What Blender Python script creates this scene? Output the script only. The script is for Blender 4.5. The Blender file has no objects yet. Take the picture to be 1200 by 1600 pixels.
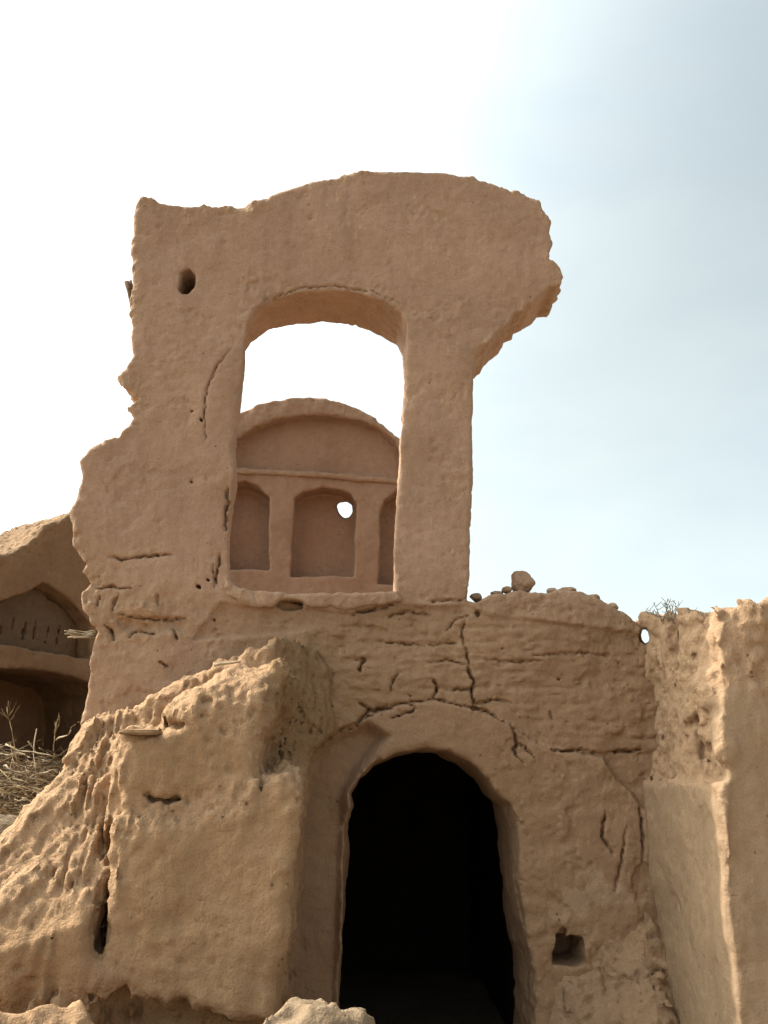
import bpy, bmesh, math, random, time
import numpy as np
from mathutils import Vector, Matrix

T0 = time.time()
random.seed(7)
RNG = np.random.default_rng(11)
scene = bpy.context.scene
COL = scene.collection

# ------------------------------------------------------------------ camera
F = 1386.0
PITCH, YAW = math.radians(17.0), math.radians(2.3)
EYE = np.array([0.0, 0.0, 1.6])
FW = np.array([math.sin(YAW) * math.cos(PITCH), math.cos(YAW) * math.cos(PITCH), math.sin(PITCH)])
RT = np.array([math.cos(YAW), -math.sin(YAW), 0.0])
UP = np.cross(RT, FW)


def ray(px, py):
    return FW + RT * (px - 600) / F + UP * (800 - py) / F


def hit(px, py, o, n):
    r = ray(px, py)
    o, n = np.array(o, float), np.array(n, float)
    t = np.dot(o - EYE, n) / np.dot(r, n)
    return EYE + r * t


def at(px, py, y):
    return hit(px, py, (0, y, 0), (0, 1, 0))


def poly_at(pts, y, slope=0.0, z0=0.0):
    """outline traced on the (possibly battered) plane Y = y + slope*(z-z0) -> (x, z) list"""
    out = []
    for p in pts:
        h = hit(p[0], p[1], (0, y, z0), (0, 1, -slope))
        out.append((h[0], h[2]))
    return np.array(out)


# ------------------------------------------------------------------ noise
_G = RNG.normal(size=(256, 3)).astype(np.float32)
_G /= np.linalg.norm(_G, axis=1, keepdims=True)
_PERM = RNG.permutation(256).astype(np.int32)
_PERM = np.concatenate([_PERM, _PERM, _PERM])


def noise(p, scale=1.0, seed=0):
    """gradient noise, about -0.6..0.6; scale is the feature size (scalar or xyz)"""
    q = (np.asarray(p, np.float32) / np.asarray(scale, np.float32)) + np.float32(seed * 17.31 + 100.0)
    i = np.floor(q).astype(np.int32)
    f = q - i
    i &= 255
    u = f * f * f * (f * (f * 6 - 15) + 10)
    r = np.zeros(len(q), np.float32)
    for dx in (0, 1):
        wx = u[:, 0] if dx else 1 - u[:, 0]
        for dy in (0, 1):
            wy = u[:, 1] if dy else 1 - u[:, 1]
            for dz in (0, 1):
                wz = u[:, 2] if dz else 1 - u[:, 2]
                h = _PERM[_PERM[_PERM[i[:, 0] + dx] + i[:, 1] + dy] + i[:, 2] + dz]
                g = _G[h]
                dot = g[:, 0] * (f[:, 0] - dx) + g[:, 1] * (f[:, 1] - dy) + g[:, 2] * (f[:, 2] - dz)
                r += wx * wy * wz * dot
    return r


def fbm(p, scale, oct=3, seed=0, gain=0.5):
    s, a, t = np.zeros(len(p), np.float32), 1.0, np.asarray(scale, np.float32)
    for k in range(oct):
        s += a * noise(p, t, seed + k)
        a *= gain
        t = t * 0.5
    return s


def billow(p, scale, oct=3, seed=0, gain=0.5):
    s, a, t = np.zeros(len(p), np.float32), 1.0, np.asarray(scale, np.float32)
    for k in range(oct):
        s += a * (np.abs(noise(p, t, seed + k)) * 2 - 0.45)
        a *= gain
        t = t * 0.5
    return s


def crumble(p, s, seed, amp, stretch=1.0):
    """weathered clods: rounded lumps parted by sharp creases, warped so that they never line up"""
    q = np.asarray(p, np.float32).copy()
    w = np.stack([noise(p, s * 1.3, seed + 40 + k) for k in range(3)], 1) * s * 0.9
    q = q + w
    sc = np.array([s, s, s * stretch], np.float32)
    n = -(np.abs(noise(q, sc, seed)) * 2 - 0.4)
    n2 = -(np.abs(noise(q, sc * 0.47, seed + 1)) * 2 - 0.4)
    n3 = noise(q, sc * 0.22, seed + 2)
    return amp * (n + 0.55 * n2 + 0.45 * n3)


# ------------------------------------------------------------------ signed distance tools
def poly_sdf(poly, X, Z):
    d = np.full(X.shape, 1e9)
    s = np.ones(X.shape)
    n = len(poly)
    for i in range(n):
        a, b = poly[i], poly[(i + 1) % n]
        ex, ez = b[0] - a[0], b[1] - a[1]
        wx, wz = X - a[0], Z - a[1]
        t = np.clip((wx * ex + wz * ez) / (ex * ex + ez * ez + 1e-12), 0, 1)
        d = np.minimum(d, (wx - ex * t) ** 2 + (wz - ez * t) ** 2)
        c1, c2, c3 = Z >= a[1], Z < b[1], ex * wz > ez * wx
        s = np.where((c1 & c2 & c3) | (~c1 & ~c2 & ~c3), -s, s)
    return (np.sqrt(d) * s).astype(np.float32)


def line_sdf(lines, X, Z):
    """lines: list of (points, radius) -> distance minus radius"""
    d = np.full(X.shape, 1e9, np.float32)
    for pts, r in lines:
        for a, b in zip(pts[:-1], pts[1:]):
            ex, ez = b[0] - a[0], b[1] - a[1]
            wx, wz = X - a[0], Z - a[1]
            t = np.clip((wx * ex + wz * ez) / (ex * ex + ez * ez + 1e-12), 0, 1)
            d = np.minimum(d, np.sqrt((wx - ex * t) ** 2 + (wz - ez * t) ** 2) - r)
    return d


def crack_lines(cracks, to_world, seed=3):
    """polylines -> jittered, tapering segments (points, radius)"""
    rs = random.Random(seed)
    out = []
    for pts, r in cracks:
        w = np.array(to_world(pts))
        seg = np.hypot(*(w[1:] - w[:-1]).T)
        acc = np.concatenate([[0], np.cumsum(seg)])
        n = max(4, int(acc[-1] / 0.016))
        tt = np.linspace(0, acc[-1], n)
        x, z = np.interp(tt, acc, w[:, 0]), np.interp(tt, acc, w[:, 1])
        j = np.array([[rs.gauss(0, .0035), rs.gauss(0, .0035)] for _ in range(n)])
        P_ = np.stack([x, z], 1) + j
        for k in range(n - 1):
            t = (k + .5) / (n - 1)
            rr = r * (0.30 + 0.70 * math.sin(math.pi * t) ** 0.6) * rs.uniform(.6, 1.25)
            out.append(([P_[k], P_[k + 1]], rr))
    return out


def groove(lines, X, Z, soft=0.006):
    """0..1 depth of a V groove whose half width is the line's radius"""
    g_ = np.zeros(X.shape, np.float32)
    for (a, b), r in lines:
        R = r + soft
        i0, i1 = np.searchsorted(X[:, 0], [min(a[0], b[0]) - R, max(a[0], b[0]) + R])
        k0, k1 = np.searchsorted(Z[0, :], [min(a[1], b[1]) - R, max(a[1], b[1]) + R])
        if i1 <= i0 or k1 <= k0:
            continue
        d = line_sdf([((a, b), 0)], X[i0:i1, k0:k1], Z[i0:i1, k0:k1])
        v = np.clip((R - d) / R, 0, 1)
        g_[i0:i1, k0:k1] = np.maximum(g_[i0:i1, k0:k1], v * min(1.0, r / 0.0055))
    return g_


def flake(p, seed, size=0.34):
    """where the top coat of mud has flaked off: 0..1 with a crisp ragged rim"""
    t = noise(p, (size, size, size * 0.8), seed) + 0.5 * noise(p, size * 0.3, seed + 1) + 0.22 * noise(p, size * 0.09, seed + 2)
    return sstep(0.16, 0.20, t)


def smin(a, b, k):
    h = np.clip(0.5 + 0.5 * (b - a) / k, 0, 1)
    return b + (a - b) * h - k * h * (1 - h)


def smax(a, b, k):
    return -smin(-a, -b, k)


def extr(d2, dy, r=0.02):
    """round-edged intersection of two distances"""
    a, b = d2 + r, dy + r
    return np.minimum(np.maximum(a, b), 0) + np.sqrt(np.maximum(a, 0) ** 2 + np.maximum(b, 0) ** 2) - r


def sstep(a, b, x):
    t = np.clip((x - a) / (b - a), 0, 1)
    return t * t * (3 - 2 * t)


class Grid:
    def __init__(s, lo, hi, h):
        s.lo, s.h = np.array(lo, np.float32), h
        n = np.ceil((np.array(hi) - np.array(lo)) / h).astype(int) + 1
        s.x = (lo[0] + h * np.arange(n[0])).astype(np.float32)
        s.y = (lo[1] + h * np.arange(n[1])).astype(np.float32)
        s.z = (lo[2] + h * np.arange(n[2])).astype(np.float32)
        s.X2, s.Z2 = np.meshgrid(s.x, s.z, indexing='ij')
        s.X, s.Y, s.Z = s.x[:, None, None], s.y[None, :, None], s.z[None, None, :]

    def e(s, d2):
        return d2[:, None, :]

    def band(s, d, fn, w=0.11):
        i = np.nonzero(np.abs(d) < w)
        p = np.stack([s.x[i[0]], s.y[i[1]], s.z[i[2]]], 1)
        d[i] += fn(p, i).astype(np.float32)

    def pick(s, d2, p):
        ix = np.clip(((p[:, 0] - s.lo[0]) / s.h + .5).astype(int), 0, len(s.x) - 1)
        iz = np.clip(((p[:, 2] - s.lo[2]) / s.h + .5).astype(int), 0, len(s.z) - 1)
        return d2[ix, iz]


def surface_net(g, d):
    """naive surface nets -> verts, quads"""
    d = d.copy()
    for ax in range(3):                       # close the solid at the grid's limits
        sl = [slice(None)] * 3
        for k in (0, -1):
            sl[ax] = k
            d[tuple(sl)] = np.maximum(d[tuple(sl)], 0.3 * g.h)
    s = d < 0
    nx, ny, nz = d.shape
    cnt = np.zeros((nx - 1, ny - 1, nz - 1), np.int8)
    C = [(a, b, c) for a in (0, 1) for b in (0, 1) for c in (0, 1)]
    for a, b, c in C:
        cnt += s[a:nx - 1 + a, b:ny - 1 + b, c:nz - 1 + c]
    act = (cnt > 0) & (cnt < 8)
    I = np.stack(np.nonzero(act), 1)
    idx = np.full(act.shape, -1, np.int32)
    idx[act] = np.arange(len(I), dtype=np.int32)
    acc = np.zeros((len(I), 3), np.float32)
    num = np.zeros(len(I), np.float32)
    val = {c: d[I[:, 0] + c[0], I[:, 1] + c[1], I[:, 2] + c[2]] for c in C}
    for c in C:
        for ax in range(3):
            if c[ax]:
                continue
            e = list(c); e[ax] = 1; e = tuple(e)
            va, vb = val[c], val[e]
            m = (va < 0) != (vb < 0)
            t = np.where(m, va / np.where(m, va - vb, 1), 0)
            p = np.zeros((len(I), 3), np.float32) + np.array(c, np.float32)
            p[:, ax] += t
            acc[m] += p[m]
            num[m] += 1
    V = (I + acc / num[:, None]) * g.h + g.lo
    Q = []
    for ax in range(3):
        b, c = (ax + 1) % 3, (ax + 2) % 3
        lo = [slice(None)] * 3; hi = [slice(None)] * 3
        lo[ax] = slice(0, -1); hi[ax] = slice(1, None)
        for o in (b, c):
            lo[o] = slice(1, -1); hi[o] = slice(1, -1)
        sa, sb = s[tuple(lo)], s[tuple(hi)]
        for flip in (False, True):
            E = np.stack(np.nonzero((~sa & sb) if flip else (sa & ~sb)), 1)
            if not len(E):
                continue
            E[:, b] += 1; E[:, c] += 1
            def at_(db, dc):
                k = E.copy(); k[:, b] += db; k[:, c] += dc
                return idx[k[:, 0], k[:, 1], k[:, 2]]
            q = np.stack([at_(-1, -1), at_(0, -1), at_(0, 0), at_(-1, 0)], 1)
            Q.append(q[:, ::-1] if flip else q)
    return V.astype(np.float32), np.concatenate(Q).astype(np.int32)


def mesh_np(name, V, Q, mat, smooth=True):
    me = bpy.data.meshes.new(name)
    me.vertices.add(len(V))
    me.vertices.foreach_set('co', V.ravel())
    me.loops.add(Q.size)
    me.loops.foreach_set('vertex_index', Q.ravel())
    me.polygons.add(len(Q))
    me.polygons.foreach_set('loop_start', np.arange(0, Q.size, Q.shape[1], dtype=np.int32))
    me.polygons.foreach_set('loop_total', np.full(len(Q), Q.shape[1], np.int32))
    me.update(calc_edges=True)
    if smooth:
        me.polygons.foreach_set('use_smooth', np.ones(len(Q), bool))
    me.materials.append(mat)
    return me


def vnormals(me):
    n = np.zeros(len(me.vertices) * 3, np.float32)
    me.vertices.foreach_get('normal', n)
    return n.reshape(-1, 3)


def link(name, me, parent=None):
    o = bpy.data.objects.new(name, me)
    COL.objects.link(o)
    if parent is not None:
        o.parent = parent
    return o


def tag(o, label=None, cat=None, group=None, kind=None):
    for k, v in (('label', label), ('category', cat), ('group', group), ('kind', kind)):
        if v:
            o[k] = v
    return o


def empty(name, loc):
    o = bpy.data.objects.new(name, None)
    o.empty_display_size = 0.2
    o.location = loc
    COL.objects.link(o)
    return o


def earth(name, g, d, mat, rough=None, fine=1.0, parent=None, seed=0, loc=None, rotz=None, core_shade=None):
    """mesh a distance field and weather its skin; rough(p) in 0..1 says where the plaster is gone"""
    V, Q = surface_net(g, d)
    me = mesh_np(name, V, Q, mat)
    N = vnormals(me)
    w = np.clip(rough(V), 0, 1) if rough else np.zeros(len(V), np.float32)
    dv = 0.0035 * fine * fbm(V, 0.05, 2, seed + 3)
    dv += w * 0.010 * fine * fbm(V, (0.05, 0.05, 0.06), 2, seed + 9, 0.6)
    pit = np.maximum(noise(V, 0.045, seed + 21) - 0.30, 0) * 0.05 * fine
    V2 = V + N * (dv - pit * (0.4 + w))[:, None]
    base = np.array([0, 0, 0], np.float32)
    me.vertices.foreach_set('co', V2.astype(np.float32).ravel())
    at_ = me.attributes.new('wear', 'FLOAT', 'POINT')
    at_.data.foreach_set('value', w.astype(np.float32))
    if core_shade:
        at_ = me.attributes.new('core_shade', 'FLOAT', 'POINT')
        at_.data.foreach_set('value', np.clip(core_shade(V), -1, 1).astype(np.float32))
    me.update()
    o = link(name, me)
    if parent is not None:
        o.parent = parent
        o.matrix_parent_inverse = Matrix.Identity(4)
        o.location = -Vector(parent.location) if rotz is None else Vector(loc) - Vector(parent.location)
    elif loc is not None:
        o.location = loc
    if rotz is not None:
        o.rotation_euler = (0, 0, rotz)
    print(name, len(V), 'verts', round(time.time() - T0, 1))
    return o


# ------------------------------------------------------------------ materials
def nd(nt, t, loc=(0, 0), **kw):
    n = nt.nodes.new(t)
    n.location = loc
    for k, v in kw.items():
        setattr(n, k, v)
    return n


def mud(name, plaster, plaster2, raw, bump=1.0, streak=0.25, patch=0.0, gloss=0.12):
    """weathered mud plaster: two plaster tones, raw mud where 'wear' is high, straw, pits, grit"""
    m = bpy.data.materials.new(name)
    m.use_nodes = True
    nt = m.node_tree
    nt.nodes.clear()
    L = nt.links.new
    out = nd(nt, 'ShaderNodeOutputMaterial')
    b = nd(nt, 'ShaderNodeBsdfPrincipled')
    L(b.outputs[0], out.inputs['Surface'])
    b.inputs['Roughness'].default_value = 0.93
    b.inputs['Specular IOR Level'].default_value = gloss
    tc = nd(nt, 'ShaderNodeNewGeometry')
    P = tc.outputs['Position']

    def nz(scale, detail=3, rough=0.55, vec=None, dist=0.0):
        n = nd(nt, 'ShaderNodeTexNoise')
        n.inputs['Scale'].default_value = scale
        n.inputs['Detail'].default_value = detail
        n.inputs['Roughness'].default_value = rough
        n.inputs['Distortion'].default_value = dist
        L(vec if vec else P, n.inputs['Vector'])
        return n.outputs['Fac']

    def stretch(v):
        n = nd(nt, 'ShaderNodeMapping')
        n.inputs['Scale'].default_value = v
        L(P, n.inputs['Vector'])
        return n.outputs['Vector']

    def ramp(f, a, c):
        n = nd(nt, 'ShaderNodeMapRange')
        n.inputs['From Min'].default_value = a
        n.inputs['From Max'].default_value = c
        L(f, n.inputs['Value'])
        return n.outputs['Result']

    def mix(f, a, c, mode='MIX', scale=None):
        n = nd(nt, 'ShaderNodeMix', data_type='RGBA', blend_type=mode)
        if scale is not None:
            mm = nd(nt, 'ShaderNodeMath', operation='MULTIPLY')
            mm.inputs[1].default_value = scale
            L(f, mm.inputs[0])
            f = mm.outputs[0]
        if isinstance(f, float):
            n.inputs['Factor'].default_value = f
        else:
            L(f, n.inputs['Factor'])
        for s, v in (('A', a), ('B', c)):
            s = [i for i in n.inputs if i.name == s and i.type == 'RGBA'][0]
            if isinstance(v, tuple):
                s.default_value = (*v, 1)
            else:
                L(v, s)
        return [o for o in n.outputs if o.type == 'RGBA'][0]

    big = ramp(nz(1.3, 5, 0.6), 0.36, 0.64)
    c = mix(big, plaster, plaster2)
    st = ramp(nz(7.0, 4, 0.6, stretch((1, 1, 0.12))), 0.5, 0.75)          # rain streaks
    c = mix(st, c, tuple(x * 0.78 for x in plaster2), scale=streak)
    at_ = nd(nt, 'ShaderNodeAttribute', attribute_name='wear')
    wn = nz(9.0, 4, 0.6)
    wsum = nd(nt, 'ShaderNodeMath', operation='MULTIPLY_ADD')
    L(at_.outputs['Fac'], wsum.inputs[0])
    wsum.inputs[1].default_value = 1.1
    wofs = nd(nt, 'ShaderNodeMath', operation='SUBTRACT')
    L(wn, wofs.inputs[0]); wofs.inputs[1].default_value = 0.62
    L(wofs.outputs[0], wsum.inputs[2])
    wr = ramp(wsum.outputs[0], 0.05, 0.7)
    c = mix(wr, c, raw)
    cat = nd(nt, 'ShaderNodeAttribute', attribute_name='core_shade')             # bare mud brick, also shade painted on the buttress
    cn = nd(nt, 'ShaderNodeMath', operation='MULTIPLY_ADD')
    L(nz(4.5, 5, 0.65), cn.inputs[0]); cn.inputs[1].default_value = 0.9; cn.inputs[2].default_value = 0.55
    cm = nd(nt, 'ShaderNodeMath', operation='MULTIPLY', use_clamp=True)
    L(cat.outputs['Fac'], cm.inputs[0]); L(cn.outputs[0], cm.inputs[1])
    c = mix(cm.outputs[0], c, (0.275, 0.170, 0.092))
    pn = nd(nt, 'ShaderNodeMath', operation='MULTIPLY', use_clamp=True)      # negative values = remains of pale plaster
    L(cat.outputs['Fac'], pn.inputs[0]); pn.inputs[1].default_value = -1.0
    c = mix(pn.outputs[0], c, (0.43, 0.32, 0.20))
    mot = ramp(nz(22, 5, 0.65), 0.3, 0.7)
    c = mix(mot, c, mix(1.0, c, (0.80, 0.76, 0.72), 'MULTIPLY'), scale=0.7)
    grit = ramp(nz(140, 3, 0.7), 0.56, 0.72)
    c = mix(grit, c, mix(1.0, c, (0.55, 0.50, 0.47), 'MULTIPLY'), scale=0.75)
    lite = ramp(nz(95, 3, 0.7), 0.60, 0.75)
    c = mix(lite, c, mix(1.0, c, (1.34, 1.32, 1.26), 'MULTIPLY'), scale=0.75)
    # sparse dark pits and straw
    vo = nd(nt, 'ShaderNodeTexVoronoi', feature='F1')
    vo.inputs['Scale'].default_value = 16
    L(P, vo.inputs['Vector'])
    pit = ramp(vo.outputs['Distance'], 0.13, 0.07)
    pitmask = ramp(nz(5, 2), 0.52, 0.62)
    pm = nd(nt, 'ShaderNodeMath', operation='MULTIPLY')
    L(pit, pm.inputs[0]); L(pitmask, pm.inputs[1])
    c = mix(pm.outputs[0], c, mix(1.0, c, (0.45, 0.40, 0.38), 'MULTIPLY'), scale=0.8)
    straw = ramp(nz(60, 2, 0.5, stretch((1.0, 1.0, 0.16)), 1.5), 0.70, 0.76)
    c = mix(straw, c, mix(1.0, c, (1.38, 1.36, 1.25), 'MULTIPLY'), scale=0.8)
    straw2 = ramp(nz(55, 2, 0.5, stretch((0.18, 0.18, 1.0)), 1.5), 0.70, 0.76)
    c = mix(straw2, c, mix(1.0, c, (0.55, 0.50, 0.46), 'MULTIPLY'), scale=0.7)
    if patch:
        pp = ramp(nz(3.2, 5, 0.7), 0.62, 0.68)
        c = mix(pp, c, (0.50, 0.42, 0.31), scale=patch)
    L(c, b.inputs['Base Color'])
    # relief
    add = None
    for s, a, v in ((13, 0.9, None), (38, 0.6, None), (105, 0.34, None), (240, 0.16, None), (60, 0.25, stretch((1, 1, 0.2)))):
        mm = nd(nt, 'ShaderNodeMath', operation='MULTIPLY')
        L(nz(s, 4, 0.6, v), mm.inputs[0]); mm.inputs[1].default_value = a
        if add is None:
            add = mm.outputs[0]
        else:
            aa = nd(nt, 'ShaderNodeMath', operation='ADD')
            L(add, aa.inputs[0]); L(mm.outputs[0], aa.inputs[1])
            add = aa.outputs[0]
    mm = nd(nt, 'ShaderNodeMath', operation='MULTIPLY'); mm.inputs[1].default_value = 0.5
    L(pm.outputs[0], mm.inputs[0])
    ss = nd(nt, 'ShaderNodeMath', operation='SUBTRACT')
    L(add, ss.inputs[0]); L(mm.outputs[0], ss.inputs[1])
    bp = nd(nt, 'ShaderNodeBump')
    bp.inputs['Distance'].default_value = 0.02
    bst = nd(nt, 'ShaderNodeMath', operation='MULTIPLY_ADD')
    L(wr, bst.inputs[0]); bst.inputs[1].default_value = 0.30 * bump; bst.inputs[2].default_value = 0.40 * bump
    L(bst.outputs[0], bp.inputs['Strength'])
    L(ss.outputs[0], bp.inputs['Height'])
    L(bp.outputs['Normal'], b.inputs['Normal'])
    return m


def plain(name, c1, c2, scale=30, rough=0.9):
    m = bpy.data.materials.new(name)
    m.use_nodes = True
    nt = m.node_tree
    b = nt.nodes['Principled BSDF']
    b.inputs['Roughness'].default_value = rough
    b.inputs['Specular IOR Level'].default_value = 0.2
    n = nd(nt, 'ShaderNodeTexNoise')
    n.inputs['Scale'].default_value = scale
    n.inputs['Detail'].default_value = 5
    g = nd(nt, 'ShaderNodeNewGeometry')
    nt.links.new(g.outputs['Position'], n.inputs['Vector'])
    r = nd(nt, 'ShaderNodeValToRGB')
    r.color_ramp.elements[0].position = 0.35
    r.color_ramp.elements[1].position = 0.65
    r.color_ramp.elements[0].color = (*c1, 1)
    r.color_ramp.elements[1].color = (*c2, 1)
    nt.links.new(n.outputs['Fac'], r.inputs['Fac'])
    nt.links.new(r.outputs['Color'], b.inputs['Base Color'])
    bp = nd(nt, 'ShaderNodeBump')
    bp.inputs['Strength'].default_value = 0.4
    bp.inputs['Distance'].default_value = 0.004
    nt.links.new(n.outputs['Fac'], bp.inputs['Height'])
    nt.links.new(bp.outputs['Normal'], b.inputs['Normal'])
    return m


M_TOWER = mud('tower_plaster', (0.385, 0.252, 0.176), (0.310, 0.196, 0.132), (0.36, 0.236, 0.154), 1.15, 0.55)
M_BUTT = mud('buttress_mud', (0.355, 0.224, 0.128), (0.300, 0.186, 0.104), (0.395, 0.252, 0.150), 1.6, 0.4)
M_RIGHT = mud('court_plaster', (0.365, 0.254, 0.164), (0.305, 0.208, 0.132), (0.385, 0.252, 0.158), 1.1, 0.5)
M_GABLE = mud('gable_plaster', (0.305, 0.185, 0.125), (0.262, 0.156, 0.104), (0.30, 0.19, 0.125), 0.8)
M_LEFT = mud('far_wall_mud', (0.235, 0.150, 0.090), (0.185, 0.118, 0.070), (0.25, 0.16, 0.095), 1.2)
M_GRILLE = mud('grille_mud', (0.14, 0.095, 0.062), (0.11, 0.078, 0.05), (0.14, 0.10, 0.065), 1.1)
M_GROUND = mud('dusty_ground', (0.285, 0.220, 0.155), (0.24, 0.185, 0.128), (0.27, 0.21, 0.145), 1.2)
M_ROCK = mud('pale_clod', (0.25, 0.185, 0.125), (0.20, 0.148, 0.098), (0.26, 0.185, 0.12), 1.2)
M_ROOM_SHADE = mud('room_shade_plaster', (0.045, 0.035, 0.028), (0.03, 0.024, 0.02), (0.05, 0.038, 0.03), 0.8)  # near-black plaster: the room's shade put into the colour
M_WOOD = plain('weathered_wood', (0.11, 0.075, 0.05), (0.22, 0.155, 0.10), 45)
M_TWIG = plain('dry_twig', (0.16, 0.115, 0.07), (0.33, 0.25, 0.16), 12)
M_BRANCH = plain('bleached_branch', (0.24, 0.18, 0.12), (0.40, 0.31, 0.21), 18)
M_STRAW = plain('dry_straw', (0.22, 0.155, 0.08), (0.36, 0.26, 0.14), 25)
M_WEED = plain('grey_weed', (0.16, 0.14, 0.09), (0.27, 0.22, 0.14), 25)

# ================================================================== 1. the tower facade
Y0 = 4.8
OUT = [(222, 308), (236, 309), (250, 316), (275, 318), (300, 322), (318, 319), (330, 323), (352, 322), (385, 324), (400, 318), (415, 315), (430, 307),
       (445, 301), (480, 287), (520, 275), (545, 270), (560, 266), (575, 266), (600, 262), (640, 263), (680, 268), (720, 275), (738, 274), (748, 281), (770, 284), (800, 297),
       (820, 301), (838, 308), (846, 313), (849, 325), (853, 335), (862, 343), (860, 362), (866, 378), (859, 395), (855, 405), (866, 409),
       (880, 420), (885, 431), (878, 448), (860, 447), (852, 458), (845, 462), (835, 473), (822, 477), (820, 486), (806, 490), (798, 508), (780, 517),
       (765, 535), (750, 547), (742, 562), (741, 600), (738, 700), (735, 800), (734, 880), (733, 934), (748, 938),
       (765, 931), (790, 924), (815, 920), (850, 926), (875, 924), (900, 926), (935, 937), (965, 951), (985, 961),
       (1001, 968), (1004, 1000), (1016, 1016), (1040, 1040), (1060, 1100), (1060, 1720), (112, 1720), (116, 1400), (120, 1160), (132, 1100), (137, 1040),
       (140, 1010), (150, 985), (140, 975), (126, 950), (119, 925), (134, 908), (126, 893), (134, 880), (122, 866), (112, 850), (118, 820),
       (111, 800), (122, 775), (130, 745), (127, 720), (138, 705), (150, 700), (165, 688), (185, 682), (192, 672), (200, 665), (206, 650), (197, 640),
       (203, 628), (214, 622), (198, 608), (184, 588), (197, 574), (207, 555), (202, 525), (206, 508), (203, 470), (206, 450), (207, 420), (206, 390),
       (211, 350), (214, 320)]
WIN = [(378, 570), (382, 530), (386, 504), (398, 484), (430, 466), (475, 456), (520, 453), (560, 458), (600, 470), (628, 488),
       (638, 512), (637, 560), (633, 620), (629, 690), (625, 780), (619, 860), (622, 934), (560, 938), (480, 940), (420, 936),
       (375, 925), (359, 906), (356, 880), (356, 820), (362, 760), (367, 690), (373, 620)]
DOOR = [(522, 1740), (529, 1560), (531, 1480), (539, 1380), (541, 1330), (538, 1290), (547, 1262), (543, 1240), (560, 1212), (585, 1190), (620, 1173), (660, 1167),
        (700, 1170), (738, 1188), (765, 1216), (784, 1245), (800, 1258), (809, 1300), (811, 1380), (820, 1440), (836, 1520), (836, 1600), (846, 1740)]
RECESS = [(425, 1740), (447, 1400), (459, 1260), (466, 1208), (486, 1172), (530, 1140), (575, 1128), (610, 1150), (570, 1200), (545, 1245), (530, 1740)]
UNDER = [(300, 1000), (345, 940), (372, 946), (415, 952), (432, 941), (468, 938), (476, 950), (540, 958), (580, 951), (620, 945), (680, 948), (733, 944),
         (760, 960), (1080, 1000), (1080, 1171), (900, 1172), (850, 1166), (800, 1130), (740, 1108), (680, 1095), (620, 1102), (560, 1128), (500, 1080), (480, 985)]
POCKET = [(430, 945), (436, 938), (470, 937), (472, 946), (455, 950)]
CORNER = [(880, 1173), (1060, 1171), (1060, 1290), (1004, 1262), (985, 1236), (962, 1212), (945, 1185), (925, 1182)]
BEAMHOLE = [(276, 452), (281, 436), (284, 424), (293, 419), (301, 428), (301, 447), (294, 459), (284, 461)]
SQHOLE = [(866, 1470), (872, 1462), (912, 1462), (918, 1470), (918, 1508), (900, 1514), (866, 1506)]
GOUGE = [(180, 965), (215, 968), (262, 966), (292, 972), (285, 985), (240, 990), (190, 984)]
CR = [([(462, 1222), (484, 1178), (512, 1154), (545, 1133), (580, 1116), (622, 1100), (680, 1092), (738, 1106), (772, 1120), (800, 1135), (826, 1152), (856, 1169)], .0058),
      ([(741, 1100), (770, 1092), (800, 1098)], .006), ([(806, 1160), (822, 1168), (840, 1190)], .006), ([(733, 1038), (700, 1030), (668, 1034)], .006), ([(728, 1012), (722, 985), (730, 962)], .0065),
      ([(728, 1010), (733, 1035), (732, 1047), (741, 1062), (738, 1082), (742, 1105), (738, 1108)], .011), ([(741, 1104), (758, 1110), (776, 1120)], .009),
      ([(798, 1132), (806, 1150), (810, 1160), (802, 1172), (816, 1192)], .009),
      ([(578, 1110), (606, 1103)], .010), ([(610, 1123), (648, 1110), (650, 1104), (636, 1099)], .009),
      ([(556, 1030), (569, 1029), (562, 1042), (562, 1052)], .009), ([(540, 1142), (560, 1130), (566, 1120), (578, 1106), (560, 1098)], .010),
      ([(862, 1172), (890, 1173), (922, 1171)], .010), ([(955, 1173), (1003, 1172)], .012),
      ([(548, 958), (582, 951), (618, 943)], .008), ([(672, 960), (640, 954), (600, 962)], .007),
      ([(170, 870), (200, 874), (230, 868), (268, 867)], .008), ([(150, 918), (172, 916), (205, 921)], .0075), ([(186, 928), (178, 940), (174, 956)], .0084),
      ([(246, 930), (246, 946)], .0075), ([(155, 930), (150, 945)], .0075), ([(160, 975), (172, 985), (174, 1000)], .0084), ([(203, 995), (211, 985), (240, 990)], .0084),
      ([(272, 985), (276, 1000)], .008), ([(356, 760), (353, 800), (353, 830)], .009), ([(345, 865), (340, 890), (334, 916)], .007), ([(332, 885), (334, 905), (342, 915)], .007),
      ([(947, 1270), (941, 1308), (957, 1332)], .009), ([(978, 1290), (972, 1340), (962, 1392)], .006), ([(1000, 1262), (1005, 1300), (1003, 1345)], .009),
      ([(676, 1060), (684, 1070), (677, 1092)], .008), ([(700, 1080), (742, 1074)], .007), ([(612, 1078), (616, 1060), (624, 1050)], .006),
      ([(760, 1030), (810, 1034), (850, 1031)], .006), ([(590, 1000), (660, 1008), (722, 1004)], .006),
      ([(860, 1110), (866, 1125)], .006),
      ([(830, 1025), (905, 1018), (960, 1024)], .005), ([(185, 960), (240, 968), (290, 966)], .008), ([(250, 1035), (262, 1040)], .007),
      ([(668, 940), (735, 935)], .006), 
      ([(700, 985), (712, 965), (735, 962)], .006),
      ([(322, 690), (319, 650), (324, 605), (340, 570), (362, 545)], .0045), ([(392, 492), (420, 466), (470, 450), (525, 446), (585, 456), (625, 474)], .0045)]
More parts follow.
